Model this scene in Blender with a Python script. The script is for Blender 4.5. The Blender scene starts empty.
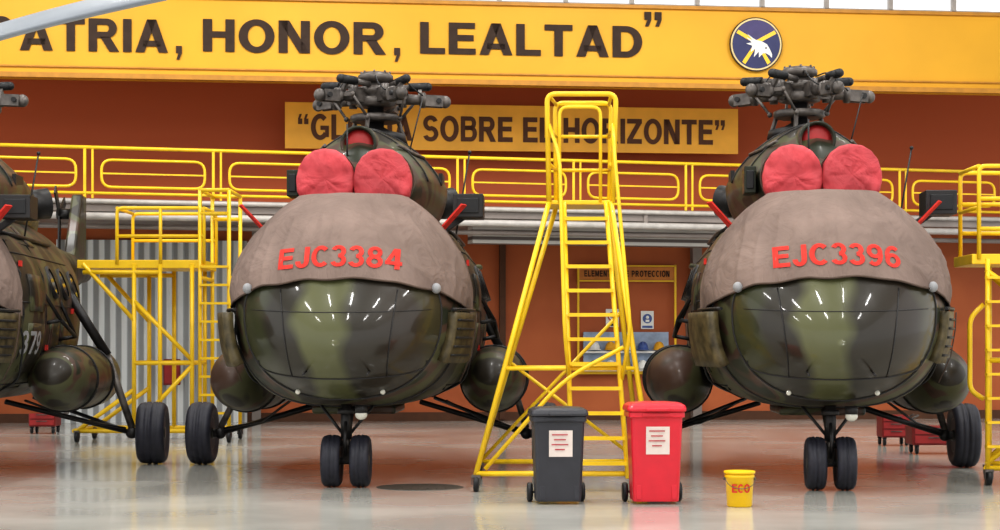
import bpy, bmesh, math, random
from mathutils import Vector, Matrix, noise
from mathutils.bvhtree import BVHTree
random.seed(3)
F=1914.0; CH=1.57
scene=bpy.context.scene
COL=scene.collection
def P(px,py,d): return Vector(((px-500)/F*d, d, CH+(350-py)/F*d))
def X(px,d): return (px-500)/F*d
V=Vector
# ------------------------------------------------------------------ materials
def lin(c):
    return tuple(((v/255)/12.92 if v/255<=0.04045 else ((v/255+0.055)/1.055)**2.4) for v in c)
def mat(name,rgb,rough=0.5,metal=0.0,var=0.12,scale=6.0,bump=0.0,bscale=30,coat=0.0,spec=0.5,bdist=.05,bdetail=6):
    m=bpy.data.materials.new(name); m.use_nodes=True
    nt=m.node_tree; b=nt.nodes['Principled BSDF']
    c=lin(rgb)
    tc=nt.nodes.new('ShaderNodeTexCoord'); n=nt.nodes.new('ShaderNodeTexNoise')
    n.inputs['Scale'].default_value=scale; n.inputs['Detail'].default_value=4
    nt.links.new(tc.outputs['Object'],n.inputs['Vector'])
    r=nt.nodes.new('ShaderNodeValToRGB')
    r.color_ramp.elements[0].position=0.3; r.color_ramp.elements[1].position=0.7
    r.color_ramp.elements[0].color=tuple(v*(1-var) for v in c)+(1,)
    r.color_ramp.elements[1].color=tuple(min(1,v*(1+var)) for v in c)+(1,)
    nt.links.new(n.outputs['Fac'],r.inputs['Fac']); nt.links.new(r.outputs['Color'],b.inputs['Base Color'])
    b.inputs['Roughness'].default_value=rough; b.inputs['Metallic'].default_value=metal
    b.inputs['Coat Weight'].default_value=coat; b.inputs['Coat Roughness'].default_value=0.08
    b.inputs['Specular IOR Level'].default_value=spec
    if bump>0:
        n2=nt.nodes.new('ShaderNodeTexNoise'); n2.inputs['Scale'].default_value=bscale; n2.inputs['Detail'].default_value=bdetail; n2.inputs['Distortion'].default_value=1.2
        nt.links.new(tc.outputs['Object'],n2.inputs['Vector'])
        bp=nt.nodes.new('ShaderNodeBump'); bp.inputs['Strength'].default_value=bump; bp.inputs['Distance'].default_value=bdist
        nt.links.new(n2.outputs['Fac'],bp.inputs['Height']); nt.links.new(bp.outputs['Normal'],b.inputs['Normal'])
    return m
def camo(name,nose=True,gain=1.0,rough=0.2):
    m=bpy.data.materials.new(name); m.use_nodes=True
    nt=m.node_tree; b=nt.nodes['Principled BSDF']; L=nt.links.new
    tc=nt.nodes.new('ShaderNodeTexCoord')
    n=nt.nodes.new('ShaderNodeTexNoise'); n.inputs['Scale'].default_value=1.1; n.inputs['Detail'].default_value=2.0; n.inputs['Distortion'].default_value=0.7
    L(tc.outputs['Object'],n.inputs['Vector'])
    r=nt.nodes.new('ShaderNodeValToRGB'); cr=r.color_ramp
    def g(c): return tuple(v*gain for v in lin(c))+(1,)
    cols=[(0.0,(50,45,38)),(0.42,(50,45,38)),(0.44,(84,84,60)),(0.50,(84,84,60)),(0.52,(84,64,54)),(0.57,(84,64,54)),(0.59,(46,50,38)),(1.0,(46,50,38))]
    cr.elements[0].position=0; cr.elements[0].color=g(cols[0][1])
    cr.elements[1].position=1; cr.elements[1].color=g(cols[-1][1])
    for p,c in cols[1:-1]:
        e=cr.elements.new(p); e.color=g(c)
    L(n.outputs['Fac'],r.inputs['Fac'])
    out=r.outputs['Color']
    b.inputs['Roughness'].default_value=rough; b.inputs['Coat Weight'].default_value=.1; b.inputs['Coat Roughness'].default_value=0.06
    b.inputs['Specular IOR Level'].default_value=.3
    if nose:
        sp=nt.nodes.new('ShaderNodeSeparateXYZ'); L(tc.outputs['Object'],sp.inputs[0])
        n2=nt.nodes.new('ShaderNodeTexNoise'); n2.inputs['Scale'].default_value=1.0; n2.inputs['Detail'].default_value=2.0; n2.inputs['Distortion'].default_value=.3
        L(tc.outputs['Object'],n2.inputs['Vector'])
        ma=nt.nodes.new('ShaderNodeMath'); ma.operation='MULTIPLY_ADD'; L(n2.outputs['Fac'],ma.inputs[0]); ma.inputs[1].default_value=.8; L(sp.outputs['X'],ma.inputs[2])
        mr=nt.nodes.new('ShaderNodeMapRange'); mr.inputs['From Min'].default_value=-1.6; mr.inputs['From Max'].default_value=2.4
        L(ma.outputs[0],mr.inputs['Value'])
        r2=nt.nodes.new('ShaderNodeValToRGB'); c2=r2.color_ramp
        cc=[(0,(66,50,40)),(0.20,(66,50,40)),(0.225,(60,62,42)),(0.30,(60,62,42)),(0.33,(48,44,36)),(0.39,(48,44,36)),(0.42,(92,93,62)),(0.51,(88,89,60)),(0.54,(48,44,37)),(0.70,(54,46,38)),(0.73,(66,62,44)),(1,(64,52,43))]
        c2.elements[0].position=0;c2.elements[0].color=g(cc[0][1]);c2.elements[1].position=1;c2.elements[1].color=g(cc[-1][1])
        for p,c in cc[1:-1]:
            e=c2.elements.new(p); e.color=g(c)
        L(mr.outputs[0],r2.inputs['Fac'])
        lt=nt.nodes.new('ShaderNodeMath'); lt.operation='LESS_THAN'; L(sp.outputs['Y'],lt.inputs[0]); lt.inputs[1].default_value=-0.36
        mx=nt.nodes.new('ShaderNodeMix'); mx.data_type='RGBA'; L(lt.outputs[0],mx.inputs['Factor']); L(out,mx.inputs['A']); L(r2.outputs['Color'],mx.inputs['B'])
        out=mx.outputs['Result']
        lt2=nt.nodes.new('ShaderNodeMath'); lt2.operation='LESS_THAN'; L(sp.outputs['Y'],lt2.inputs[0]); lt2.inputs[1].default_value=-0.3
        q=nt.nodes.new('ShaderNodeMapRange'); q.inputs['To Min'].default_value=.45; q.inputs['To Max'].default_value=.3; L(lt2.outputs[0],q.inputs['Value']); L(q.outputs[0],b.inputs['Roughness'])
        q=nt.nodes.new('ShaderNodeMapRange'); q.inputs['To Min'].default_value=.05; q.inputs['To Max'].default_value=.5; L(lt2.outputs[0],q.inputs['Value']); L(q.outputs[0],b.inputs['Coat Weight'])
    L(out,b.inputs['Base Color'])
    return m
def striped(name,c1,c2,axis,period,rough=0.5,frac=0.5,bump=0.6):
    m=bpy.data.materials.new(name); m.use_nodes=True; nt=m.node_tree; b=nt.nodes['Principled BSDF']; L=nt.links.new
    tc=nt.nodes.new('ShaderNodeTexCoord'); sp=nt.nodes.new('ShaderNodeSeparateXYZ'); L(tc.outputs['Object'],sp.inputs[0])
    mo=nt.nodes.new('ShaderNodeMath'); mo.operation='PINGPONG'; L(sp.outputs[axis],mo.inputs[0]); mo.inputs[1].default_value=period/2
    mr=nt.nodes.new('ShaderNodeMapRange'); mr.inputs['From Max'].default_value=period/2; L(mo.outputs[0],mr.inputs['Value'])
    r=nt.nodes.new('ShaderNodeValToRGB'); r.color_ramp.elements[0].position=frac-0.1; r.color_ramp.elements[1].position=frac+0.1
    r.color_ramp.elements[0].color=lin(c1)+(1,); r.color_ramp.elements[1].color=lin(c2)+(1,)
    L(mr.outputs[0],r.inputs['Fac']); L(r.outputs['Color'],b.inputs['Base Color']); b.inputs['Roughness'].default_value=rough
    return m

M={}
M['camo']=camo('camouflage_paint')
M['camo2']=camo('camouflage_paint_matte',nose=False,rough=0.42,gain=.9)
M['canvas']=mat('taupe_canvas',(128,111,103),0.9,var=0.22,scale=1.6,bump=0.5,bscale=1.9,spec=0.2,bdist=.14,bdetail=4)
M['hem']=mat('canvas_hem',(92,78,70),0.9,spec=.2)
M['redfab']=mat('red_fabric',(186,72,78),0.6,var=0.25,scale=3,bump=0.6,bscale=3.2,spec=.3,bdist=.08,bdetail=4)
M['redtext']=mat('red_paint',(206,62,54),0.8,var=0.2,scale=10,spec=.2)
M['tire']=mat('tyre_rubber',(42,42,52),0.55,var=0.2,scale=12)
M['rim']=mat('wheel_rim',(84,84,78),0.4,0.5)
M['dark']=mat('dark_metal',(42,40,40),0.45,0.2)
M['black']=mat('black_rubber',(26,26,28),0.5)
M['steel']=mat('worn_steel',(96,90,86),0.42,0.3,var=0.5,scale=9)
M['grey']=mat('light_grey_knob',(146,146,148),0.5)
M['glass']=mat('dark_window_glass',(34,42,46),0.05,0.0,var=0.05)
M['lamp']=mat('lamp_glass',(225,222,210),0.1)
M['tan']=mat('tan_olive_plate',(84,74,50),0.5,var=0.7,scale=7)
M['yellow']=mat('yellow_paint',(238,196,30),0.4,var=0.1,scale=3,coat=0.1)
M['banner']=mat('banner_yellow',(226,168,48),0.5,var=0.06,scale=0.6,spec=.3)
M['banner2']=mat('banner_trim_yellow',(188,130,38),0.5)
M['letter']=mat('brown_lettering',(66,52,44),0.7,spec=.2)
M['board']=mat('sign_board_orange',(238,176,58),0.55,var=0.1,scale=1.5)
M['header']=mat('header_orange',(208,132,62),0.6)
M['letter2']=mat('sign_lettering',(88,54,32),0.7)
M['blue']=mat('emblem_blue',(38,42,92),0.5)
M['purple']=mat('emblem_purple',(66,56,106),0.5)
M['white']=mat('white_paint',(232,230,224),0.5,var=0.04)
M['paper']=mat('paper',(222,208,200),0.8,var=0.08)
M['cream']=mat('emblem_rim_cream',(228,206,150),0.6)
M['red']=mat('red_plastic',(210,34,52),0.38,var=0.06,coat=0.2)
M['red2']=mat('dark_red_paint',(132,34,32),0.5)
M['red3']=mat('cart_red_paint',(160,40,40),0.5)
M['bin']=mat('charcoal_plastic',(52,52,58),0.42,var=0.12)
M['bucket']=mat('yellow_plastic',(242,196,18),0.38,var=0.05)
M['mezz']=mat('grey_steel_beam',(140,130,124),0.5,var=0.2,scale=1.2)
M['mezzl']=mat('pale_steel_pipe',(190,184,178),0.4)
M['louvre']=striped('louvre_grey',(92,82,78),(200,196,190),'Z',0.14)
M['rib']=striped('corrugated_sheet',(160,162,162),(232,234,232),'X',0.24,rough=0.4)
M['shelfb']=mat('shelf_blue',(70,92,150),0.5)
M['green']=mat('shelf_green',(84,134,92),0.5)
M['bluegrey']=mat('equipment_panel',(150,164,186),0.5,var=.2)
M['grille']=mat('drain_iron',(104,96,88),0.5,0.3)
M['blade']=mat('blade_grey',(128,134,142),0.4,var=0.1,scale=2)

# ------------------------------------------------------------------ mesh builder
class MB:
    def __init__(s): s.v=[];s.f=[];s.m=[];s.sm=[]
    def add(s,vs,fs,mi=0,smooth=False):
        o=len(s.v); s.v+= [Vector(v) for v in vs]
        for f in fs:
            s.f.append([i+o for i in f]); s.m.append(mi); s.sm.append(smooth)
        return s
    def box(s,c,size,mi=0,rz=0.0):
        c=Vector(c); h=[q/2 for q in size]; R=Matrix.Rotation(rz,3,'Z')
        vs=[c+R@Vector((x*h[0],y*h[1],z*h[2])) for x in(-1,1) for y in(-1,1) for z in(-1,1)]
        return s.add(vs,[(0,1,3,2),(4,6,7,5),(0,4,5,1),(2,3,7,6),(0,2,6,4),(1,5,7,3)],mi)
    def beam(s,p0,p1,w,h,mi=0):
        p0=Vector(p0);p1=Vector(p1); d=(p1-p0).normalized()
        up=Vector((0,0,1)) if abs(d.z)<0.95 else Vector((0,1,0))
        a=d.cross(up).normalized(); b=a.cross(d)
        vs=[p+a*x*w/2+b*y*h/2 for p in(p0,p1) for x,y in((-1,-1),(1,-1),(1,1),(-1,1))]
        return s.add(vs,[(0,1,2,3),(7,6,5,4),(0,4,5,1),(1,5,6,2),(2,6,7,3),(3,7,4,0)],mi)
    def tube(s,pts,r,mi=0,seg=8,closed=False,r1=None):
        pts=[Vector(p) for p in pts]; n=len(pts)
        rings=[]; prev=None
        for i,p in enumerate(pts):
            if closed: t=(pts[(i+1)%n]-pts[i-1])
            else: t=pts[min(i+1,n-1)]-pts[max(i-1,0)]
            t.normalize()
            if prev is None:
                up=Vector((0,0,1)) if abs(t.z)<0.9 else Vector((1,0,0))
                a=t.cross(up).normalized()
            else:
                a=(prev-t*prev.dot(t))
                a=a.normalized() if a.length>1e-6 else t.orthogonal().normalized()
            prev=a; b=t.cross(a)
            rr=r if r1 is None else r+(r1-r)*i/(n-1)
            rings.append([p+(a*math.cos(2*math.pi*k/seg)+b*math.sin(2*math.pi*k/seg))*rr for k in range(seg)])
        return s.loft(rings,mi,caps=not closed,loop=closed)
    def loft(s,rings,mi=0,caps=True,loop=False,smooth=True):
        seg=len(rings[0]); vs=[p for r in rings for p in r]; fs=[]
        n=len(rings)
        for i in range(n if loop else n-1):
            j=(i+1)%n
            for k in range(seg):
                k2=(k+1)%seg
                fs.append((i*seg+k,i*seg+k2,j*seg+k2,j*seg+k))
        o=len(s.v); s.add(vs,fs,mi,smooth)
        if caps and not loop:
            s.f.append([o+k for k in range(seg)][::-1]); s.m.append(mi); s.sm.append(False)
            s.f.append([o+(n-1)*seg+k for k in range(seg)]); s.m.append(mi); s.sm.append(False)
        return s
    def cyl(s,p0,p1,r0,r1=None,mi=0,seg=16):
        return s.tube([p0,p1],r0,mi,seg,r1=r1 if r1 is not None else r0)
    def lathe(s,prof,o,axis,mi=0,seg=28,caps=True):
        o=Vector(o); ax=Vector(axis).normalized(); a=ax.orthogonal().normalized(); b=ax.cross(a)
        rings=[[o+ax*t+(a*math.cos(2*math.pi*k/seg)+b*math.sin(2*math.pi*k/seg))*max(r,1e-4) for k in range(seg)] for r,t in prof]
        return s.loft(rings,mi,caps)
    def ell(s,c,r,mi=0,seg=16,rg=10):
        c=Vector(c)
        if isinstance(r,(int,float)): r=(r,r,r)
        rings=[]
        for i in range(rg+1):
            t=math.pi*i/rg; q=max(math.sin(t),0.001)
            rings.append([c+Vector((r[0]*q*math.cos(2*math.pi*k/seg),r[1]*q*math.sin(2*math.pi*k/seg),-r[2]*math.cos(t))) for k in range(seg)])
        return s.loft(rings,mi,True)
    def grid(s,rows,mi=0,smooth=True):
        n=len(rows[0]); vs=[p for r in rows for p in r]
        fs=[(i*n+j,i*n+j+1,(i+1)*n+j+1,(i+1)*n+j) for i in range(len(rows)-1) for j in range(n-1)]
        return s.add(vs,fs,mi,smooth)
    def obj(s,name,mats,parent=None,origin=(0,0,0),bevel=0.0,recalc=True):
        if not isinstance(mats,(list,tuple)): mats=[mats]
        me=bpy.data.meshes.new(name); o=Vector(origin)
        me.from_pydata([tuple(v-o) for v in s.v],[],s.f)
        for m in mats: me.materials.append(M[m])
        me.polygons.foreach_set('material_index',s.m); me.polygons.foreach_set('use_smooth',s.sm)
        if recalc:
            bm=bmesh.new(); bm.from_mesh(me); bmesh.ops.recalc_face_normals(bm,faces=bm.faces); bm.to_mesh(me); bm.free()
        me.update()
        ob=bpy.data.objects.new(name,me); COL.objects.link(ob)
        if parent is not None: ob.parent=parent
        else: ob.location=o
        if bevel>0:
            b=ob.modifiers.new('bevel','BEVEL'); b.width=bevel; b.segments=2; b.limit_method='ANGLE'
        return ob
def rounded(pts,rad,closed=False,n=5):
    pts=[Vector(p) for p in pts]; out=[]; N=len(pts)
    for i,p in enumerate(pts):
        if not closed and i in(0,N-1): out.append(p); continue
        a=pts[i-1]; b=pts[(i+1)%N]
        da=(a-p); db=(b-p); r=min(rad,da.length*0.49,db.length*0.49)
        A=p+da.normalized()*r; B=p+db.normalized()*r
        for k in range(n+1):
            t=k/n; out.append(A*(1-t)**2+p*2*t*(1-t)+B*t*t)
    return out
def empty(name,loc,rz=0):
    e=bpy.data.objects.new(name,None); e.empty_display_size=0.3; e.location=loc; e.rotation_euler=(0,0,rz); COL.objects.link(e); return e
def tag(o,label=None,cat=None,group=None,kind=None):
    if label:o['label']=label
    if cat:o['category']=cat
    if group:o['group']=group
    if kind:o['kind']=kind
    return o
# ------------------------------------------------------------------ bold grotesque block letters (own glyphs)
T=.25; TH=.19
def para(x0,y0,x1,y1,h,n=4):
    out=[]
    for i in range(n):
        a=i/n;b=(i+1)/n; A=(x0+(x1-x0)*a,y0+(y1-y0)*a);B=(x0+(x1-x0)*b,y0+(y1-y0)*b)
        out.append([(A[0]-h,A[1]),(A[0]+h,A[1]),(B[0]+h,B[1]),(B[0]-h,B[1])])
    return out
def rect(x0,y0,x1,y1,n=3):
    out=[]
    if x1-x0>y1-y0:
        for i in range(n):
            a=x0+(x1-x0)*i/n;b=x0+(x1-x0)*(i+1)/n; out.append([(a,y0),(b,y0),(b,y1),(a,y1)])
    else:
        for i in range(n):
            a=y0+(y1-y0)*i/n;b=y0+(y1-y0)*(i+1)/n; out.append([(x0,a),(x1,a),(x1,b),(x0,b)])
    return out
def arc(cx,cy,rx,ry,a0,a1,n=16,tx=None,ty=None):
    tx=T if tx is None else tx; ty=TH if ty is None else ty
    out=[]
    for i in range(n):
        q=[]
        for a,f in((a0+(a1-a0)*i/n,1),(a0+(a1-a0)*(i+1)/n,1),(a0+(a1-a0)*(i+1)/n,0),(a0+(a1-a0)*i/n,0)):
            r=math.radians(a); X_=rx if f else rx-tx; Y_=ry if f else ry-ty
            q.append((cx+X_*math.cos(r),cy+Y_*math.sin(r)))
        out.append(q)
    return out
def bowl(x0,y0,y1,xr):
    r=(y1-y0)/2; cx=xr-r*1.05
    return rect(x0,y1-TH,cx,y1)+rect(x0,y0,cx,y0+TH)+arc(cx,(y0+y1)/2,r*1.05,r,-90,90,16,min(T,r*.8),TH)
G={}
G['A']=(.96,para(.135,0,.48,1,.135)+para(.825,0,.48,1,.135)+rect(.22,.18,.74,.36))
G['T']=(.82,rect(0,1-TH,.82,1)+rect(.41-T/2,0,.41+T/2,1-TH))
G['R']=(.9,rect(0,0,T,1)+bowl(T,.41,1,.83)+para(.755,0,.48,.45,.145))
G['P']=(.82,rect(0,0,T,1)+bowl(T,.36,1,.8))
G['I']=(T,rect(0,0,T,1))
G['H']=(.86,rect(0,0,T,1)+rect(.86-T,0,.86,1)+rect(T,.5-TH/2+.03,.86-T,.5+TH/2+.03))
G['O']=(.98,arc(.49,.5,.49,.52,0,360,28))
G['N']=(.86,rect(0,0,T,1)+rect(.86-T,0,.86,1)+para(.86-T*.6,0,T*.6,1,.14))
G['M']=(.98,rect(0,0,T*.9,1)+rect(.98-T*.9,0,.98,1)+para(.49,.05,T*.55,1,.11)+para(.49,.05,.98-T*.55,1,.11))
G['L']=(.72,rect(0,0,T,1)+rect(T,0,.72,TH))
G['E']=(.78,rect(0,0,T,1)+rect(T,0,.78,TH)+rect(T,1-TH,.76,1)+rect(T,.5-TH/2+.02,.72,.5+TH/2+.02))
G['D']=(.88,rect(0,0,T,1)+rect(T,1-TH,.4,1)+rect(T,0,.4,TH)+arc(.4,.5,.48,.5,-90,90,18))
G['C']=(.9,arc(.48,.5,.48,.52,45,315,24))
G['G']=(.96,arc(.48,.5,.48,.52,45,325,24)+rect(.5,.38,.94,.38+TH*.9)+rect(.94-T*.8,.1,.94,.4))
_t,_h=T,TH; T,TH=.23,.175
G['S']=(.8,arc(.4,.71,.39,.31,20,270,16)+arc(.4,.29,.41,.31,90,-160,16))
G['B']=(.86,rect(0,0,T,1)+bowl(T,.46,1,.81)+bowl(T,0,.46+TH,.86))
G['3']=(.74,arc(.35,.72,.36,.30,160,-90,16)+arc(.35,.29,.39,.31,90,-160,16))
G['8']=(.78,arc(.39,.73,.35,.29,0,360,20)+arc(.39,.29,.39,.31,0,360,20))
G['6']=(.78,arc(.39,.32,.39,.34,0,360,20)+arc(.43,.5,.43,.52,50,190,14))
G['9']=(.78,arc(.39,.68,.39,.34,0,360,20)+arc(.35,.5,.43,.52,-130,10,14))
T,TH=_t,_h
G['Z']=(.8,rect(0,0,.8,TH)+rect(0,1-TH,.8,1)+para(.16,TH,.63,1-TH,.145))
G['J']=(.68,rect(.68-T,.3,.68,1)+arc(.34,.31,.34,.33,-180,0,14))
G['4']=(.8,rect(.44,0,.44+T,1)+rect(0,.2,.8,.37)+para(.12,.34,.5,1,.11))
G['7']=(.74,rect(0,1-TH,.74,1)+para(.28,0,.59,1-TH,.125))
G[',']=(.24,rect(0,.0,.24,.22)+[[(.1,0),(.24,0),(.14,-.2),(.02,-.2)]])
G['”']=(.56,rect(0,.78,.22,1)+[[(.1,.78),(.22,.78),(.14,.6),(.02,.6)]]+rect(.32,.78,.54,1)+[[(.42,.78),(.54,.78),(.46,.6),(.34,.6)]])
G['“']=(.56,rect(0,.6,.22,.82)+[[(.0,.82),(.12,.82),(.2,1),(.08,1)]]+rect(.32,.6,.54,.82)+[[(.32,.82),(.44,.82),(.52,1),(.4,1)]])
G[' ']=(.34,[])
def text_verts(body,w,h,gap=.11):
    x=0; vs=[];fs=[]
    for ch in body:
        gw,polys=G[ch]
        for p in polys:
            o=len(vs); vs+=[(x+a,b) for a,b in p]; fs.append([o,o+1,o+2,o+3][:len(p)])
        x+=gw+gap
    x-=gap
    only=body.strip() in(',','”','“')
    y0=min(b for a,b in vs) if only else 0; y1=max(b for a,b in vs) if only else 1
    return [((a-x/2)/x*w,(b-(y0+y1)/2)/(y1-y0)*h) for a,b in vs],fs

# ------------------------------------------------------------------ planes of the back of the hangar
class Plane:
    def __init__(s,D,k): s.D=D;s.k=k;s.rz=math.atan(k); n=math.hypot(1,k); s.u=V((1/n,k/n,0)); s.n=V((k/n,-1/n,0))
    def d(s,px): return s.D/(1-s.k*(px-500)/F)
    def p(s,px,py,off=0.0):
        d=s.d(px); return P(px,py,d)+s.n*off
    def at(s,x,z,off=0.0): return V((x,s.D+s.k*x,z))+s.n*off
WALL=Plane(42.5,0.122); BAN=Plane(39.5,0.122); MEZ=Plane(38.6,0.276)
def flat(name,pl,px0,py0,px1,py1,th,mt,off=0.0,parent=None,origin=None,bevel=0):
    a=pl.p(px0,py0,off); b=pl.p(px1,py1,off)
    w=(V((b.x,b.y,0))-V((a.x,a.y,0))).length; h=abs(a.z-b.z)
    c=(a+b)/2+pl.n*th/2
    mb=MB(); mb.box((0,0,0),(w,th,h),0)
    o=mb.obj(name,mt,parent,(0,0,0),bevel)
    o.location=c-(origin if origin is not None else V((0,0,0))); o.rotation_euler=(0,0,pl.rz)
    return o

# ------------------------------------------------------------------ setting
def floor_mat():
    m=bpy.data.materials.new('polished_floor'); m.use_nodes=True; nt=m.node_tree; b=nt.nodes['Principled BSDF']; L=nt.links.new
    tc=nt.nodes.new('ShaderNodeTexCoord'); n=nt.nodes.new('ShaderNodeTexNoise'); n.inputs['Scale'].default_value=0.5; n.inputs['Detail'].default_value=6
    L(tc.outputs['Object'],n.inputs['Vector'])
    r=nt.nodes.new('ShaderNodeValToRGB'); r.color_ramp.elements[0].position=0.35; r.color_ramp.elements[1].position=0.65
    r.color_ramp.elements[0].color=lin((172,170,163))+(1,); r.color_ramp.elements[1].color=lin((194,192,184))+(1,)
    L(n.outputs['Fac'],r.inputs['Fac']); L(r.outputs['Color'],b.inputs['Base Color'])
    r2=nt.nodes.new('ShaderNodeMapRange'); r2.inputs['To Min'].default_value=0.07; r2.inputs['To Max'].default_value=0.2
    L(n.outputs['Fac'],r2.inputs['Value']); L(r2.outputs[0],b.inputs['Roughness'])
    b.inputs['Specular IOR Level'].default_value=.3
    return m
def wall_mat():
    m=bpy.data.materials.new('orange_wall'); m.use_nodes=True; nt=m.node_tree; b=nt.nodes['Principled BSDF']; L=nt.links.new
    tc=nt.nodes.new('ShaderNodeTexCoord'); n=nt.nodes.new('ShaderNodeTexNoise'); n.inputs['Scale'].default_value=0.7; n.inputs['Detail'].default_value=3
    L(tc.outputs['Object'],n.inputs['Vector'])
    r=nt.nodes.new('ShaderNodeValToRGB'); r.color_ramp.elements[0].position=0.3; r.color_ramp.elements[1].position=0.7
    r.color_ramp.elements[0].color=lin((172,94,58))+(1,); r.color_ramp.elements[1].color=lin((192,110,68))+(1,)
    L(n.outputs['Fac'],r.inputs['Fac'])
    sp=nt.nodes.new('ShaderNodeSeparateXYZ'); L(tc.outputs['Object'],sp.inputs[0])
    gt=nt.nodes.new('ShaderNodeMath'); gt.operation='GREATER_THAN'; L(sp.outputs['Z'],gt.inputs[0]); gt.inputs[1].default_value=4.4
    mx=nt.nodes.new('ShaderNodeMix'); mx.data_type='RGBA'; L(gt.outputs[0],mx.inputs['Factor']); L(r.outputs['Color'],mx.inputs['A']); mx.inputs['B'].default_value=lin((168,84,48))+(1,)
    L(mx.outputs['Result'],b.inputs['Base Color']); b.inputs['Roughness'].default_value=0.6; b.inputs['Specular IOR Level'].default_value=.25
    return m
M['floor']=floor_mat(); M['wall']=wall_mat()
M['ceil']=mat('ceiling_sheet',(190,190,188),0.8)
fl=MB(); fl.box((0,20,-0.1),(40,60,0.2)); tag(fl.obj('floor','floor'),kind='structure')
w=MB(); a=WALL.at(-18,0);b=WALL.at(18,0); L_=(b-a).length
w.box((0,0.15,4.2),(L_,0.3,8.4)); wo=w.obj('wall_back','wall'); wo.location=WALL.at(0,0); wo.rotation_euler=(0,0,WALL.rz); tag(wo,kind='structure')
wn=MB()
for i in range(25): wn.box((-18+i*1.5,0.15,10.2),(0.1,0.12,3.6))
for z in(8.45,9.3,10.2,11.1,11.95): wn.box((0,0.15,z),(36.5,0.12,0.09))
wno=wn.obj('window_1','mezzl'); wno.location=WALL.at(0,0); wno.rotation_euler=(0,0,WALL.rz); tag(wno,kind='structure')
ce=MB(); ce.box((0,20,12.1),(40,60,0.2)); tag(ce.obj('ceiling','ceil'),kind='structure')

# ---- banner beam
c0=BAN.at(0,7.06)
bn=empty('banner_beam',c0,BAN.rz)
def inpl(pl,c,px,py,off=0):
    return Matrix.Rotation(-pl.rz,3,'Z')@(pl.p(px,py,off)-c)
mb=MB(); mb.box((0,0.25,(8.75-7.06)/2),(30,0.5,8.75-7.06)); mb.obj('beam_panel','banner',bn)
mb=MB(); mb.box((0,-0.04,0.02),(30,0.12,0.1)); mb.box((0,-0.02,0.2),(30,0.06,0.03)); mb.box((0,-0.03,8.75-7.06-.04),(30,0.1,0.07)); mb.obj('beam_edge','banner2',bn)
def ltext(parent,pl,c,name,body,px0,py0,px1,py1,mt,off=0.03,gap=.11):
    a=inpl(pl,c,px0,py0,off); b=inpl(pl,c,px1,py1,off)
    vs,fs=text_verts(body,b.x-a.x,abs(a.z-b.z),gap); cx=(a.x+b.x)/2; cz=(a.z+b.z)/2
    m=MB(); m.add([V((cx+x,(a.y+b.y)/2,cz+y)) for x,y in vs],fs,0); return m.obj(name,mt,parent,recalc=False)
for body,x0,y0,x1,y1 in (('P',-14,16,14,51),('ATRIA',20,17,168,53),(',',176,46,182,60),('HONOR',203,19,386,55),(',',394,48,400,62),('LEALTAD',420,22,642,58),('“',-36,6,-18,19),('”',644,12,662,27)):
    ltext(bn,BAN,c0,'lettering',body,x0,y0,x1,y1,'letter')
tag(bn,'long yellow beam reading PATRIA, HONOR, LEALTAD in brown capitals','banner')
# emblem
ec=BAN.p(755,45,0.06); em=empty('round_emblem',ec,BAN.rz); tag(em,'round blue emblem with white bird on yellow beam','emblem')
R=27/F*BAN.d(755)
m_=MB(); m_.lathe([(R,0.03),(R,0.0)],(0,0,0),(0,-1,0),0,40); m_.lathe([(R*.96,0.04),(R*.96,0.03)],(0,0,0),(0,-1,0),2,40); m_.lathe([(R*.9,0.05),(R*.9,0.03)],(0,0,0),(0,-1,0),1,40); m_.obj('emblem_disc',['letter','blue','cream'],em)
def poly(m,pts,y,mi=0,s=1.0,ox=0,oz=0,rot=0):
    cr,sr=math.cos(rot),math.sin(rot)
    m.add([V((((x*cr-z*sr)*s+ox)*R,y,((x*sr+z*cr)*s+oz)*R)) for x,z in pts],[list(range(len(pts)))],mi)
m_=MB(); poly(m_,[(0,.1)]+[(.88*math.cos(a),.88*math.sin(a)) for a in [.6+1.9*k/12 for k in range(13)]],-.053); m_.obj('purple_field','purple',em)
for pts in([(-.76,.4),(-.68,.52),(.02,.14),(-.06,.02)],[(.68,.52),(.76,.4),(.06,.02),(-.02,.14)],[(-.06,.04),(-.54,-.66),(-.42,-.75),(.06,.0)],[(-.02,.04),(.42,-.75),(.54,-.66),(.08,.06)]):
    m_=MB(); poly(m_,pts,-.057); m_.obj('yellow_ray','bucket',em)
m_=MB(); poly(m_,[(-.8,.3),(-.3,.22),(.05,.3),(.35,.28),(.62,.1),(.8,-.06),(.86,-.22),(.7,-.16),(.5,-.14),(.36,-.2),(.26,-.5),(.12,-.24),(.02,-.6),(-.1,-.2),(-.24,-.44),(-.3,-.12),(-.62,-.16),(-.4,.02),(-.76,.12),(-.4,.14)],-.064,s=.74,rot=-.45,oz=-.08,ox=.08); m_.box((.36*R,-.066,-.14*R),(.06*R,.004,.05*R),1); m_.obj('white_bird',['white','black'],em)

# ---- second sign
c1=WALL.p(512,128,0.7); sg=empty('sign_board',c1,WALL.rz); PL2=Plane(WALL.D-0.7,WALL.k)
a=inpl(PL2,c1,285,102);b=inpl(PL2,c1,738,154)
mb=MB(); mb.box(((a.x+b.x)/2,0.05,(a.z+b.z)/2),(b.x-a.x,0.1,a.z-b.z)); 
for q in(0.2,0.5,0.8): mb.box((a.x+(b.x-a.x)*q,0.38,0.1),(0.08,0.6,0.08))
mb.obj('board','board',sg)
ltext(sg,PL2,c1,'lettering','“GLORIA SOBRE EL HORIZONTE”',298,114,725,145,'letter2',0.02,.11)
tag(sg,'orange-yellow sign reading GLORIA SOBRE EL HORIZONTE','sign')

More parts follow.
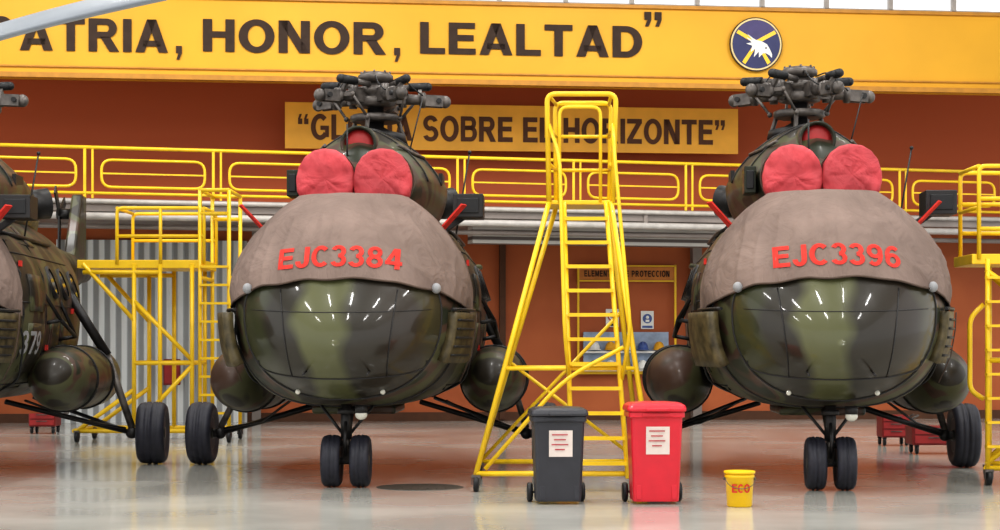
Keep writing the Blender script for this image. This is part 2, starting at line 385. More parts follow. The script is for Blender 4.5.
# ---- mezzanine
def prism(poly2,z0,z1):
    m=MB(); n=len(poly2); vs=[V((x,y,z0)) for x,y in poly2]+[V((x,y,z1)) for x,y in poly2]
    fs=[list(range(n))[::-1],[n+i for i in range(n)]]+[(i,(i+1)%n,n+(i+1)%n,n+i) for i in range(n)]
    return m.add(vs,fs)
def mzp(x,off=0): p=MEZ.at(x,0,off); return (p.x,p.y)
def wlp(x,off=0.02): p=WALL.at(x,0,off); return (p.x,p.y)
mz=prism([mzp(-13),mzp(15),wlp(15),wlp(-14)],4.22,4.46)
mz.tube([MEZ.at(-13,4.12,.05),MEZ.at(15,4.12,.05)],0.07,1); mz.tube([MEZ.at(-13,4.4,.05),MEZ.at(15,4.4,.05)],0.045,1)
mz.tube([MEZ.at(-13,3.95,-.3),MEZ.at(15,3.95,-.3)],0.05,0)
for i in range(15): 
    x=-13+i*2; mz.beam(MEZ.at(x,4.1,0),MEZ.at(x,4.4,0),0.08,0.08,0)
mo=mz.obj('mezzanine_deck',['mezz','mezzl'],None,MEZ.at(0,4.2)); tag(mo,'grey steel walkway deck with pale pipes along its edge','walkway')
ro=MEZ.at(0,4.46); rl=empty('walkway_railing',ro); tag(rl,'yellow tubular railing with rounded loop panels on walkway','railing')
mb=MB(); mb.tube([MEZ.at(-13,5.43),MEZ.at(15,5.43)],0.035); mb.tube([MEZ.at(-13,4.56),MEZ.at(15,4.56)],0.03); mb.obj('rail','yellow',rl,ro)
sp_=2.35; i=0; x=-12.6
while x<14.5:
    mb=MB(); mb.beam(MEZ.at(x,4.46),MEZ.at(x,5.43),0.05,0.05); mb.beam(MEZ.at(x+.14,4.46),MEZ.at(x+.14,5.43),0.04,0.04); mb.obj('post','yellow',rl,ro)
    mb=MB(); x0=x+.3;x1=x+sp_-.16
    mb.tube(rounded([MEZ.at(x0,5.2),MEZ.at(x1,5.2),MEZ.at(x1,4.68),MEZ.at(x0,4.68)],0.2,True),0.028,closed=True)
    mb.beam(MEZ.at(x0,4.94),MEZ.at(x1,4.94),0.03,0.03)
    mb.obj('loop_panel','yellow',rl,ro); x+=sp_
lo=prism([mzp(-.4,-.6),mzp(5.2,-.6),mzp(5.2,-1.0),mzp(-.4,-1.0)],3.75,4.2).obj('ventilation_duct','louvre',None,MEZ.at(2,4,-.8)); tag(lo,'pale horizontal louvred duct under the walkway','duct')
def wallbox(name,px0,py0,px1,py1,th,mt,kind=None,label=None,cat=None,group=None,off=0.0):
    o=flat(name,WALL,px0,py0,px1,py1,th,mt,off); tag(o,label,cat,group,kind); return o
d1=WALL.d(170)
wd=MB(); a=WALL.at(X(60,d1),0);b=WALL.at(X(246,d1),0); W=(b-a).length; Hh=3.95
n=int(W/0.06); rows=[]
for z in(0,Hh): rows.append([V((-W/2+W*k/n,-0.05-0.03*math.sin(k*math.pi/2),z)) for k in range(n+1)])
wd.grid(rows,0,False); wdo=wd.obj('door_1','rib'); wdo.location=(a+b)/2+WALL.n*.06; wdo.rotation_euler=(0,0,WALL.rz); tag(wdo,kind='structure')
wallbox('trim_1',499,238,505,419,0.14,'letter2',kind='structure')
wallbox('trim_2',-40,414,1040,424,0.06,'letter2',kind='structure')
wallbox('trim_3',-40,250,62,256,0.1,'mezzl',kind='structure')
for k,px in enumerate((252,690)):
    wallbox('trim_%d'%(4+k),px,225,px+9,420,0.3,'mezz',kind='structure')

# protection equipment board
bc=WALL.p(626,372,0.1); pb=empty('safety_equipment_board',bc,WALL.rz); PL3=Plane(WALL.D-0.1,WALL.k)
def lb(m,px0,py0,px1,py1,th,mi=0,off=0):
    a=inpl(PL3,bc,px0,py0);b=inpl(PL3,bc,px1,py1); m.box(((a.x+b.x)/2,-th/2-off,(a.z+b.z)/2),(b.x-a.x,th,a.z-b.z),mi)
m_=MB(); lb(m_,577,265,676,267,.05);lb(m_,577,280,676,282,.05);lb(m_,577,265,579,374,.05);lb(m_,674,265,676,374,.05);lb(m_,577,371,676,374,.12); m_.obj('frame','bucket',pb)
m_=MB(); lb(m_,579,267,674,280,.02); m_.obj('header','header',pb)
ltext(pb,PL3,bc,'lettering','ELEMENTOS DE PROTECCION',584,270.5,669,277,'letter',0.05,.22)
m_=MB(); lb(m_,583,332,668,371,.06); m_.obj('backing','bluegrey',pb)
m_=MB(); lb(m_,583,351,668,353,.25); lb(m_,583,369,668,371,.25); m_.obj('shelf','white',pb)
tag(pb,'yellow framed safety board reading ELEMENTOS DE PROTECCION','board')
for i,(px,py,c) in enumerate(((592,350,'white'),(608,350,'banner'),(624,350,'white'),(640,350,'shelfb'),(656,350,'banner'),(592,368.4,'green'),(608,368.4,'white'),(624,368.4,'shelfb'),(640,368.4,'white'),(656,368.4,'green'))):
    o=WALL.p(px,py,0.33); m=MB(); r=.12
    m.lathe([(r*1.2,0),(r*1.2,.015),(r,.02),(r*.95,.08),(r*.75,.14),(r*.4,.18),(0.001,.19)],(0,0,0),(0,0,1),0,16); m.box((0,-r*1.2,.012),(.14,.06,.02)); m.box((0,0,.15),(.04,.2,.06))
    ob=m.obj('hard_hat',c); ob.location=o; tag(ob,{'white':'white hard hat on a shelf','banner':'yellow hard hat on a shelf','shelfb':'blue hard hat on a shelf','green':'green hard hat on a shelf'}[c],'helmet','hard hats on the shelves')
def poster(px,py,w_,h_,ring,mark,label):
    o=WALL.p(px,py,0.03); e=empty('poster',o,WALL.rz); s=WALL.d(px)/F
    m=MB(); m.box((0,0,0),(w_*s,.02,h_*s)); m.obj('sheet','white',e)
    m=MB(); rr=w_*s*.36
    m.lathe([(rr,.012),(rr,.02)],(0,0,.03),(0,-1,0),0,24); 
    if ring=='red3':
        m.lathe([(rr*.72,.02),(rr*.72,.024)],(0,0,.03),(0,-1,0),1,24); m.box((0,-.027,.03),(rr*.9,.004,.03),2); m.beam((-rr*.6,-.03,.03+rr*.6),(rr*.6,-.03,.03-rr*.6),.01,.035,0)
    else: m.ell((0,-.02,.06),(rr*.35,.01,rr*.35),1); m.box((0,-.025,-.02),(rr*.8,.01,rr*.5),1)
    m.obj('pictogram',[ring,'white','black'],e)
    m=MB(); m.box((0,-.012,-h_*s*.38),(w_*s*.8,.006,.05)); m.obj('caption_bar',mark,e)
    tag(e,label,'poster')
poster(612,318,13,18,'red3','black','white no smoking poster with red ring')
poster(647,320,13,18,'shelfb','shelfb','white poster with blue safety symbol')
hc=P(172,386,41.2); e=empty('fire_hose_cabinet',hc,WALL.rz); m=MB(); m.box((0,0,.3),(.36,.2,.56)); m.obj('cabinet_body','red2',e,bevel=.02); m=MB(); m.box((0,-.11,.3),(.3,.02,.48)); m.box((.12,-.13,.3),(.03,.03,.08)); m.obj('cabinet_door','red3',e); tag(e,'red metal hose cabinet on corrugated wall','cabinet')

# ------------------------------------------------------------------ helicopter
HW=1.36; HW2=1.45; CLIP=3.34
NU=1.78
def NLf(y): return 2.2+.9*max(0,min(1,(y+.5)/1.1))
KEYS=[(.8,HW,.9,3.56),(1.5,HW2,.9,3.56),(4.8,HW2,.9,3.56),(6.4,1.2,1.2,3.52),(8.0,.8,1.95,3.45),(9.2,.48,2.4,3.35),(13.5,.28,2.8,3.3),(14.0,.1,2.95,3.2)]
def body(y):
    if y<=.8:
        t=max(0.0,min(1.0,(y+1.1)/1.9))
        hw=HW*max(0,1-(1-t)**2.3)**.52; zb=1.64-.74*math.sqrt(max(0,1-(1-t)**2.5))
        q=min(t/.35,1); zt=1.64+.72*math.sqrt(max(0,1-(1-q)**2))+1.2*math.sin(t*math.pi/2)**1.15
        return hw,zb,zt
    for a,b in zip(KEYS,KEYS[1:]):
        if y<=b[0]:
            t=(y-a[0])/(b[0]-a[0]); t=t*t*(3-2*t); return tuple(a[i]+(b[i]-a[i])*t for i in(1,2,3))
    return KEYS[-1][1:]
def inside(x,y,z,off=0.0):
    yy=y+off*0.8
    if yy<=-1.1 or z>CLIP+off: return False
    hw,zb,zt=body(yy); hw+=off;zb-=off;zt+=off
    hh=(zt-zb)/2
    if hh<=0.01 or hw<=0.01: return False
    q=(z-(zt+zb)/2)/hh; n=NU if q>0 else NLf(yy)
    return abs(x/hw)**n+abs(q)**n<1
def front_y(x,z,off=0):
    a,b=-1.5,1.0
    for _ in range(28):
        m=(a+b)/2
        if inside(x,m,z,off): b=m
        else: a=m
    return b
def side_x(y,z,off=0):
    hw,zb,zt=body(y); hw+=off;zb-=off;zt+=off; hh=(zt-zb)/2
    q=(z-(zt+zb)/2)/hh; n=NU if q>0 else NLf(y)
    return hw*max(1-abs(q)**n,0)**(1/n)
def ring(y,hw,zb,zt,nu=NU,nl=None,seg=64,clip=CLIP):
    zc=(zt+zb)/2;hh=(zt-zb)/2; out=[]; nl=nl or NLf(y)
    for k in range(seg):
        t=2*math.pi*k/seg; c=math.cos(t);s=math.sin(t); n=nu if s>0 else nl
        out.append(V((hw*math.copysign(abs(c)**(2/n),c),y,min(clip,zc+hh*math.copysign(abs(s)**(2/n),s)))))
    return out
def wheel(name,parent,c,R,w,side=1):
    m=MB(); h=w/2
    m.lathe([(R*.56,-h*.8),(R*.7,-h*.98),(R*.86,-h),(R*.95,-h*.82),(R*.99,-h*.5),(R*.965,-h*.42),(R*1.0,-h*.34),(R*1.0,-.06*w),(R*.965,-.03*w),(R*.965,.03*w),(R*1.0,.06*w),(R*1.0,h*.34),(R*.965,h*.42),(R*.99,h*.5),(R*.95,h*.82),(R*.86,h),(R*.7,h*.98),(R*.56,h*.8)],c,(1,0,0),0,36)
    for s in(-1,1):
        m.lathe([(R*.56,h*.7),(R*.52,h*.84),(R*.45,h*.6),(R*.2,h*.55),(R*.18,h*.9),(R*.05,h*.92)],c,(s,0,0),1,24)
    return m.obj(name,['tire','rim'],parent)
H=empty('helicopter',(0,0,0))
ys=[-1.1+1.9*(k/38)**1.9 for k in range(39)]+[.95,1.15,1.3,1.5,2.5,3.5,4.3,4.8]+[4.8+.28*k for k in range(1,16)]+[9.4,10.5,11.6,12.6,13.4,13.6,13.8,14.0]
m=MB(); m.loft([ring(y,*[max(v,.01) if i==0 else v for i,v in enumerate(body(y))]) for y in ys],0); fus=m.obj('fuselage','camo',H)
m=MB()
pts=[]
for k in range(31):
    a=math.pi*k/30; x=-.95*math.cos(a); z=1.45-.2*math.sin(a)**.7; pts.append(V((x,front_y(x,z,.002),z)))
m.tube(pts,.009,seg=6)
for x0 in(-.62,.62):
    pts=[]
    for k in range(13):
        z=1.28+k*.08; x=x0*(0.85+.2*(k/12)); pts.append(V((x,front_y(x,z,.002),z)))
    m.tube(pts,.008,seg=6)
pts=[]
for k in range(25):
    x=-1.0+2.0*k/24; z=1.98+.04*x*x; pts.append(V((x,front_y(x,z,.002),z)))
m.tube(pts,.005,seg=6)
for yy in(-.36,.15):
    hw,zb,zt=body(yy); rg=ring(yy,hw+.004,zb-.004,zt+.004); m.tube(rg,.012,seg=6,closed=True)
m.obj('panel_seam','dark',fus)
for s in(-1,1):
    for y in(2.9,3.7,4.5):
        x=side_x(y,2.45)
        m=MB(); m.lathe([(.22,-.03),(.22,.03),(.18,.03)],(s*(x-.005),y,2.45),(s,0,.35),0,24,caps=False); m.lathe([(.18,.0),(.18,.015)],(s*x,y,2.45),(s,0,.35),1,24); m.obj('cabin_window',['dark','glass'],fus)
    m=MB()
    pts=[V((s*side_x(y,z,.005),y,z)) for y,z in [(1.1,1.1),(1.1,1.5),(1.1,2.0),(1.1,2.5),(1.1,2.9),(2.3,2.9),(2.3,2.5),(2.3,2.0),(2.3,1.5),(2.3,1.1)]]
    m.tube(pts,.012,closed=True,seg=6); m.tube([V((s*side_x(y,3.0,.03),y,3.0)) for y in(1.0,2,3,4.2)],.025); m.obj('cabin_door',['dark'],fus)
    for (ya,yb,za,zb_) in((1.25,2.15,1.3,1.9),(2.6,3.2,1.3,1.95),(3.4,4.1,1.25,1.95),(1.3,2.1,2.05,2.5),(2.4,2.8,2.9,3.15)):
        m=MB(); rows=[]
        for i in range(6):
            z=za+(zb_-za)*i/5; rows.append([V((s*side_x(ya+(yb-ya)*k/4,z,.02),ya+(yb-ya)*k/4,z)) for k in range(5)])
        m.grid(rows); pp=m.obj('side_panel','camo2',fus); so=pp.modifiers.new('t','SOLIDIFY'); so.thickness=.03
    for zz in(1.15,2.15,2.75):
        m=MB(); m.tube([V((s*side_x(y,zz,.004),y,zz)) for y in [1.0+.4*k for k in range(10)]],.009,seg=6); m.obj('skin_seam','dark',fus)
    for (yy,zz) in((1.2,2.62),(2.5,1.6),(4.2,2.1)):
        x=side_x(yy,zz,.015); m=MB(); m.box((s*x,yy,zz),(.03,.1,.07)); m.obj('red_marking','redtext',fus)
    m=MB(); m.tube(rounded([V((s*side_x(.7,2.0,.02),.7,2.0)),V((s*side_x(.9,1.7,.1),.9,1.7)),V((s*side_x(1.3,1.2,.08),1.3,1.2)),V((s*side_x(1.6,1.0,.0),1.6,1.0))],.15),.015,seg=6); m.obj('side_hose','black',fus)
    ya=[-.26+.09*k for k in range(11)]
    m=MB(); rows=[[V((s*side_x(y,1.42+.58*i/8,.10),y,1.42+.58*i/8)) for y in ya] for i in range(9)]
    m.grid(rows); ap=m.obj('side_vent_panel','tan',H); so=ap.modifiers.new('t','SOLIDIFY'); so.thickness=.11; so.offset=-1 if s>0 else 1
    for kk in range(5):
        z=1.51+.1*kk; m=MB(); m.tube([V((s*side_x(y,z,.104),y,z)) for y in [-.2+.1*q for q in range(7)]],.015,seg=6); m.obj('vent_slot','black',ap)
    m=MB(); z=2.03; m.tube([V((s*side_x(y,z,.09),y,z)) for y in [-.3+.1*q for q in range(10)]],.02,seg=6); m.obj('panel_rail','dark',ap)
m=MB(); m.ell((.2,-.3,.84),(.07,.07,.06),0); m.cyl((.2,-.3,.86),(.2,-.3,.95),.07,mi=1); m.obj('landing_light',['lamp','dark'],H)
for x in(-.5,.46): 
    y=front_y(x,1.12); m=MB(); m.ell((x,y,1.1),(.03,.03,.03),0); m.obj('marker_light','lamp',H)
m=MB(); m.box((0,1.5,.86),(1.0,1.4,.1)); m.obj('belly_fairing','camo2',H,bevel=.03)
for s in(-1,1):
    m=MB(); m.tube([(s*.35,-.75,1.35),(s*.35,-1.15,1.3)],.012,seg=6); 
    m.obj('pitot_tube','dark',H)
# canopy cover
def zhem(c,phi): return 1.98+.38*(1-abs(c)**2.0)+.03*noise.noise(V((phi*4,0,2)))+.006*math.sin(phi*22)
OFF=.03; ZT=CLIP+OFF
m=MB(); rows=[]; NP=200; NR=60
def Rr(phi,z,off):
    dx,dy=math.cos(phi),-math.sin(phi); a,b=0,3.0
    if not inside(0,.95,z,off): return 0.0
    for _ in range(24):
        q=(a+b)/2
        if inside(dx*q,.95+dy*q,z,off): a=q
        else: b=q
    return a
def rg_(q): return 1-abs(q)*2
for i in range(NR+1):
    row=[]; ti=i/NR
    for j in range(NP+1):
        phi=math.pi*j/NP; zh=zhem(math.cos(phi),phi)
        z=zh+(ZT-.004-zh)*ti
        r=Rr(phi,z,OFF)
        rid=0
        for pc in(.42,.95,1.57,2.19,2.72):
            rid=max(rid,math.exp(-((phi-pc)/.10)**2))
        rid=.04*rid*math.sin(min(1,ti*1.2)*math.pi)
        # long soft draping creases, irregular in direction
        wv=noise.noise(V((phi*1.3,z*.9,5)))*2.2
        n1=noise.noise(V((phi*3.2,z*2,1.3)))*.022
        n2=max(0,rg_(noise.noise(V((phi*7+wv,z*1.1+wv,4.1)))))**4*.03
        n3=noise.noise(V((phi*9+wv*2,z*3.5,9)))*.012
        env=(1-ti**4)*(.5+.5*min(1,ti*5))*(.35+.65*math.sin(phi))
        r=max(0,r+rid+(n1+n2+n3+.012)*env)
        row.append(V((math.cos(phi)*r,.95-math.sin(phi)*r,z)))
    rows.append(row)
top=rows[-1]; c_=V((0,.95,ZT))
for q in(.97,.85,.6,.3,.02):
    rows.append([V((c_.x+(p.x-c_.x)*q,c_.y+(p.y-c_.y)*q,ZT+.012+.01*noise.noise(V((p.x*4*q,p.y*4*q,1))))) for p in top])
m.grid(rows); m.tube([p+V((0,0,0)) for p in rows[0]],.012,1,6)
cov=m.obj('canopy_cover',['canvas','hem'],H)
bvh=BVHTree.FromPolygons([tuple(v) for v in m.v],m.f)
for s in(-1,1):
    z=2.26; x=s*1.06; h=bvh.ray_cast(V((x,-3,z)),V((0,1,0)))[0]; y=h.y if h else front_y(x,z,OFF)
    m=MB(); m.ell((x,y-.03,z),(.055,.055,.06)); m.cyl((x,y-.03,z),(x,y+.06,z+.02),.03); m.obj('tie_down_knob','grey',cov)
    m=MB(); m.beam((s*1.06,.7,3.0),(s*1.32,.6,3.28),.14,.02); m.beam((s*.86,.72,2.9),(s*1.06,.7,3.0),.1,.02);m.obj('red_strap','redtext',cov)
    m=MB(); zz=[2.0,1.8,1.5,1.2]; m.tube([V((s*side_x(.45,z_,.13),.45,z_)) for z_ in zz],.008,seg=6); m.obj('tie_cord','hem',cov)
# cowling
CK=[(.95,.45,3.15,3.62),(1.15,.64,3.1,3.9),(1.5,.72,3.05,4.2),(2.0,.8,3.0,4.34),(2.8,.92,2.95,4.42),(3.6,.96,2.95,4.42),(4.6,.88,3.0,4.35),(6.0,.7,3.1,4.1),(7.2,.45,3.15,3.8),(8.2,.15,3.2,3.45)]
m=MB(); m.loft([ring(y,a,b,c,1.45,2.2,44,9) for y,a,b,c in CK],0)
for s in(-1,1):
    m.lathe([(.31,-.33),(.335,-.28),(.35,.1),(.34,.5),(.29,1.1)],(s*.34,1.15,3.6),(0,1,0),0,32)
cow=m.obj('engine_cowling','camo2',H)
for yk,aw,z0_,z1_ in((2.0,.8,3.0,4.34),(2.8,.92,2.95,4.42)):
    m=MB(); rg=ring(yk,aw+.006,z0_,z1_+.006,1.45,2.2,44,9); m.tube(rg[0:23],.012,seg=6); m.obj('cowling_seam','dark',cow)
for s in(-1,1):
    m=MB(); m.box((s*.9,3.3,3.75),(.05,.5,.25)); m.obj('cowling_vent','dark',cow)
    m=MB(); m.tube([V((s*.45,1.7,4.1)),V((s*.6,2.2,4.05)),V((s*.7,2.8,4.05))],.02,seg=6); m.obj('cowling_handrail','steel',cow)
for s in(-1,1):
    m=MB(); r=.328
    pr=[(r+.012,.25),(r+.02,-.02),(r+.01,-.07),(r*.95,-.105),(r*.82,-.12),(r*.6,-.13),(r*.35,-.135),(.001,-.135)]
    seg=80; rings=[]
    for q,(rr,t) in enumerate(pr):
        rg=[]
        for k in range(seg):
            a=2*math.pi*k/seg; c2=math.cos(a); s2=math.sin(a); n_=2.25
            dx=math.copysign(abs(c2)**(2/n_),c2)*rr; dz=math.copysign(abs(s2)**(2/n_),s2)*rr
            if dz<0: dx*=1+.05*(-dz/r)
            else: dx*=1-.08*(dz/r)
            nn=noise.noise(V((dx*3.5,dz*3.5,s*3)))*.06+max(0,rg_(noise.noise(V((dx*5+dz*4,dz*3,s*5)))))**3*.04
            pl_=.008*math.sin(k*1.3) if q<3 else 0
            rg.append(V((s*.34+dx*(1+pl_),.85+t+(nn if q>2 else 0),3.6+dz*(1+pl_)*1.05)))
        rings.append(rg)
    m.loft(rings,0)
    ic=m.obj('intake_cover','redfab',H)
    m=MB(); m.tube([V((s*.34+math.cos(2*math.pi*k/40)*(r+.03),1.0,3.6+math.sin(2*math.pi*k/40)*(r+.035))) for k in range(40)],.012,0,6,closed=True); m.obj('cover_drawstring','hem',ic)
m=MB(); m.lathe([(.17,-.4),(.19,-.52),(.22,-.52),(.24,-.3),(.26,.2),(.28,.8)],(0,1.85,4.08),(0,1,0),0,28,caps=False); sc=m.obj('cooling_scoop','camo2',H)
m=MB(); m.lathe([(.001,-.47),(.12,-.46),(.18,-.44),(.18,-.3)],(0,1.85,4.08),(0,1,0),0,24); m.obj('scoop_plug','red3',sc)
m=MB(); m.tube([(-.12,1.2,3.8),(-.12,1.2,4.3)],.012,seg=6); m.obj('cowling_probe','dark',H)
for s in(-1,1):
    m=MB(); m.tube([(s*.6,5.0,3.6),(s*.95,5.2,3.65)],.2,seg=20,r1=.22); m.obj('exhaust_pipe','dark',H)
m=MB(); m.box((1.36,1.0,3.28),(.36,.5,.28)); m.box((1.36,.745,3.28),(.26,.02,.18),1); m.beam((.9,1.1,2.9),(1.29,1.1,3.17),.08,.08,0); m.obj('side_vent_box',['dark','black'],H,bevel=.05)
m=MB(); m.box((-.8,1.5,3.6),(.14,.4,.32)); m.box((-.8,1.29,3.6),(.09,.02,.22),1); m.obj('side_vent_box',['camo2','black'],H,bevel=.03)
for s in(-1,1):
    m=MB(); c=(s*1.6,0,1.2); r=.42
    m.lathe([(.02,1.7),(.14,1.75),(.25,1.88),(.34,2.1),(.4,2.4),(r,2.75),(r,4.0),(r,4.9),(.38,5.15),(.28,5.3),(.02,5.35)],c,(0,1,0),0,36); 
    t=m.obj('fuel_tank','camo2',H)
    for y in(2.8,4.2):
        m=MB(); m.tube([V((s*1.6+(r+.01)*math.cos(a),y,1.2+(r+.01)*math.sin(a))) for a in [2*math.pi*k/32 for k in range(32)]],.014,closed=True,seg=6)
        m.obj('tank_strap','dark',t)
for s in(-1,1):
    m=MB()
    m.tube([(s*1.15,2.2,2.75),(s*1.62,2.4,1.95)],.025); m.tube([(s*1.2,3.4,2.75),(s*1.64,3.4,1.75)],.025); m.tube([(s*1.64,3.4,1.75),(s*1.35,3.4,1.7)],.025); m.tube([(s*1.62,2.4,1.95),(s*1.35,2.4,1.9)],.025); m.tube([(s*1.62,2.4,1.95),(s*1.64,3.4,1.75)],.025)
    m.obj('stores_frame','dark',H)
# nose gear
m=MB(); m.cyl((0,0,.95),(0,0,.55),.065); m.cyl((0,0,.6),(0,0,.3),.045,mi=1); m.cyl((-.19,0,.3),(.19,0,.3),.04); m.tube([(0,.7,.92),(0,.05,.5)],.03); m.tube([(0,-.05,.75),(0,-.16,.55),(0,-.05,.36)],.02)
m.cyl((-.1,0,.5),(.1,0,.5),.03); m.lathe([(.1,0),(.1,.06)],(0,0,.9),(0,0,-1)); m.tube([(-.3,.1,.93),(-.05,0,.62)],.018,seg=6); m.tube([(.3,.1,.93),(.05,0,.62)],.018,seg=6)
ng=m.obj('nose_gear',['dark','steel'],H)
for s in(-1,1): wheel('wheel',ng,(s*.165,0,.3),.3,.215)
# main gear
for s in(-1,1):
    k_=2.2 if s<0 else 2.0
    m=MB(); ax=V((s*k_,4.3,.43))
    m.tube([(s*1.15,4.3,2.5),(s*1.7,4.3,1.5)],.06); m.tube([(s*1.7,4.3,1.5),(s*k_,4.3,.5)],.045,1)
    m.tube([(s*.6,3.6,.88),ax],.034); m.tube([(s*.7,5.0,.9),ax],.026); m.cyl(ax,(s*(k_+.28),4.3,.43),.06)
    m.tube([(s*1.0,2.6,.92),(s*1.5,3.5,.62),(s*(k_-.07),4.2,.5)],.016,seg=6); m.ell(ax,.08)
    g=m.obj('main_gear',['dark','steel'],H); g['side']=s; wheel('wheel',g,(s*(k_+.25),4.3,.43),.43,.34)
# tail
m=MB()
def plate(m,pts,x0,x1,mi=0):
    n=len(pts); m.add([V((x0,y,z)) for y,z in pts]+[V((x1,y,z)) for y,z in pts],[list(range(n)),[n+i for i in range(n)][::-1]]+[(i,(i+1)%n,n+(i+1)%n,n+i) for i in range(n)],mi)
plate(m,[(12.6,3.2),(13.5,4.45),(14.0,4.45),(13.95,2.9),(13.3,2.75)],-.1,.1); m.obj('tail_fin','camo2',H,bevel=.04)
m=MB(); m.box((0,12.3,3.05),(2.2,.5,.08)); m.obj('stabilizer','camo2',H,bevel=.03)
m=MB(); m.cyl((-.1,13.7,4.1),(-.4,13.7,4.1),.1)
for k in range(3):
    a=.4+k*2*math.pi/3; m.beam((-.35,13.7+.05*math.cos(a),4.1+.05*math.sin(a)),(-.35,13.7+.6*math.cos(a),4.1+.7*math.sin(a)),.03,.18)
m.obj('tail_rotor','dark',H)
m=MB(); m.tube([(1.1,2.6,2.9),(1.3,2.6,4.1)],.012,seg=6); m.ell((1.3,2.6,4.1),.025); m.obj('whip_antenna','dark',H)
m=MB(); m.tube([(.5,2.6,4.0),(.7,2.6,4.8)],.01,seg=6); m.obj('whip_antenna','dark',H)
# rotor head
RY=3.6; RZ=4.94
m=MB(); c=(0,RY,-.06)
m.lathe([(.42,4.4),(.4,4.5),(.2,4.55),(.11,4.6),(.11,4.95)],c,(0,0,1),0,28)
m.lathe([(.3,4.66),(.34,4.68),(.34,4.74),(.3,4.76)],c,(0,0,1),1,28)
m.lathe([(.2,4.86),(.27,4.88),(.27,4.98),(.2,5.0),(.2,5.02),(.27,5.04),(.27,5.12),(.18,5.14),(.12,5.2)],c,(0,0,1),1,28)
rh=m.obj('rotor_head',['dark','steel'],H)
m=MB(); m.lathe([(.1,5.18),(.19,5.2),(.235,5.23),(.235,5.28),(.19,5.32),(.08,5.34),(.001,5.345)],c,(0,0,1),0,28)
for k in range(8):
    a=k*math.pi/4; m.cyl((.19*math.cos(a),RY+.19*math.sin(a),5.24),(.19*math.cos(a),RY+.19*math.sin(a),5.28),.015,seg=6)
m.obj('hub_cap','steel',rh)
for k in range(5):
    a=math.radians(8)+k*2*math.pi/5; D=V((math.cos(a),math.sin(a),0)); T_=V((-math.sin(a),math.cos(a),0)); O=V((0,RY,RZ))
    m=MB(); q=lambda r,t,z: O+D*r+T_*t+V((0,0,z))
    m.beam(q(.2,0,0),q(.4,0,0),.16,.18,1); m.cyl(q(.36,0,-.13),q(.36,0,.14),.055,mi=1,seg=12)
    m.cyl(q(.38,0,-.02),q(.66,0,-.03),.075,.065,1,16); m.lathe([(.06,0),(.105,.02),(.105,.08),(.06,.1)],q(.58,0,-.03),D,1,20)
    m.beam(q(.66,.07,-.04),q(.9,.07,-.05),.035,.15,1); m.beam(q(.66,-.07,-.04),q(.9,-.07,-.05),.035,.15,1); m.cyl(q(.7,0,-.04),q(.84,0,-.045),.075,.08,0,14)
    m.cyl(q(.84,-.12,-.045),q(.84,.12,-.045),.035,mi=0,seg=10); m.ell(q(.93,0,-.05),(.08,.08,.085),1,12,8)
    m.obj('blade_grip',['dark','steel'],rh)
    m=MB(); m.cyl(q(.22,.14,.14),q(.5,.16,.16),.04,mi=1,seg=12); m.cyl(q(.46,.16,.16),q(.7,.16,.17),.058,mi=0,seg=14); m.ell(q(.71,.16,.17),(.058,.058,.058),0,12,8); m.beam(q(.6,.16,.15),q(.6,.05,0),.05,.05,1)
    m.obj('drag_damper',['black','steel'],rh)
    m=MB(); m.tube([q(.32,.22,-.3),q(.55,.2,-.02)],.02,seg=8); m.ell(q(.32,.22,-.3),.035); m.ell(q(.55,.2,-.02),.035); m.beam(q(.55,.2,-.02),q(.62,0,-.03),.06,.05,0)
    m.obj('pitch_link','steel',rh)
    m=MB(); m.tube(rounded([q(.2,-.06,.2),q(.34,-.14,.26),q(.5,-.14,.1),q(.62,-.1,.02)],.08),.01,seg=6); m.obj('hydraulic_hose','black',rh)
for a in(.5,2.6,4.5):
    m=MB(); m.tube([V((.45*math.cos(a),RY+.45*math.sin(a),4.3)),V((.33*math.cos(a),RY+.33*math.sin(a),4.64))],.03); m.obj('control_rod','steel',rh)

def copy_tree(o,par=None):
    n=o.copy(); COL.objects.link(n)
    if par is not None: n.parent=par
    for c in list(o.children): copy_tree(c,n)
    return n
H2=copy_tree(H); H3=copy_tree(H)
for Hx,side,sc_ in((H2,-1,.855),(H3,1,1.13)):
    for c in Hx.children:
        if c.name.startswith('main_gear') and c.get('side')==side: c.scale=(sc_,1,1)
for c in H3.children:
    if c.name.startswith('rotor_head'):
        Rm=Matrix.Rotation(math.radians(-14),3,'Z'); p=V((0,RY,0)); c.location=p-Rm@p; c.rotation_euler=(0,0,math.radians(-14))
def number(Hx,body_):
    cv=[c for c in Hx.children if c.name.startswith('canopy_cover')][0]
    vs,fs=text_verts(body_,1.38,.235,.11); pts=[]
    for x,z in vs:
        zz=2.61+z-.07*x*x; h=bvh.ray_cast(V((x,-3,zz)),V((0,1,0)))[0]
        pts.append(V((x,(h.y if h else front_y(x,zz,OFF))-.014,zz)))
    m=MB(); m.add(pts,fs); m.obj('lettering','redtext',cv,recalc=False)
number(H,'EJC3384'); number(H2,'EJC3396'); number(H3,'EJC3379')
H.location=(-1.76,21.93,0); H.rotation_euler=(0,0,-.028)
H2.location=(3.7,21.45,0); H2.rotation_euler=(0,0,-.06)
H3.location=(-7.09,21.95,0); H3.rotation_euler=(0,0,.055)
vs,fs=text_verts('379',.8,.28); m=MB(); m.add([V((side_x(1.35+x,1.66+z)+.06,1.35+x,1.66+z)) for x,z in vs],fs)
m.obj('lettering','grey',[c for c in H3.children if c.name.startswith('fuselage')][0],recalc=False)
tag(H,'camouflage helicopter with taupe canopy cover marked EJC3384','helicopter','parked camouflage helicopters')
tag(H2,'camouflage helicopter with taupe canopy cover marked EJC3396','helicopter','parked camouflage helicopters')
tag(H3,'camouflage helicopter partly seen beside yellow work stand','helicopter','parked camouflage helicopters')

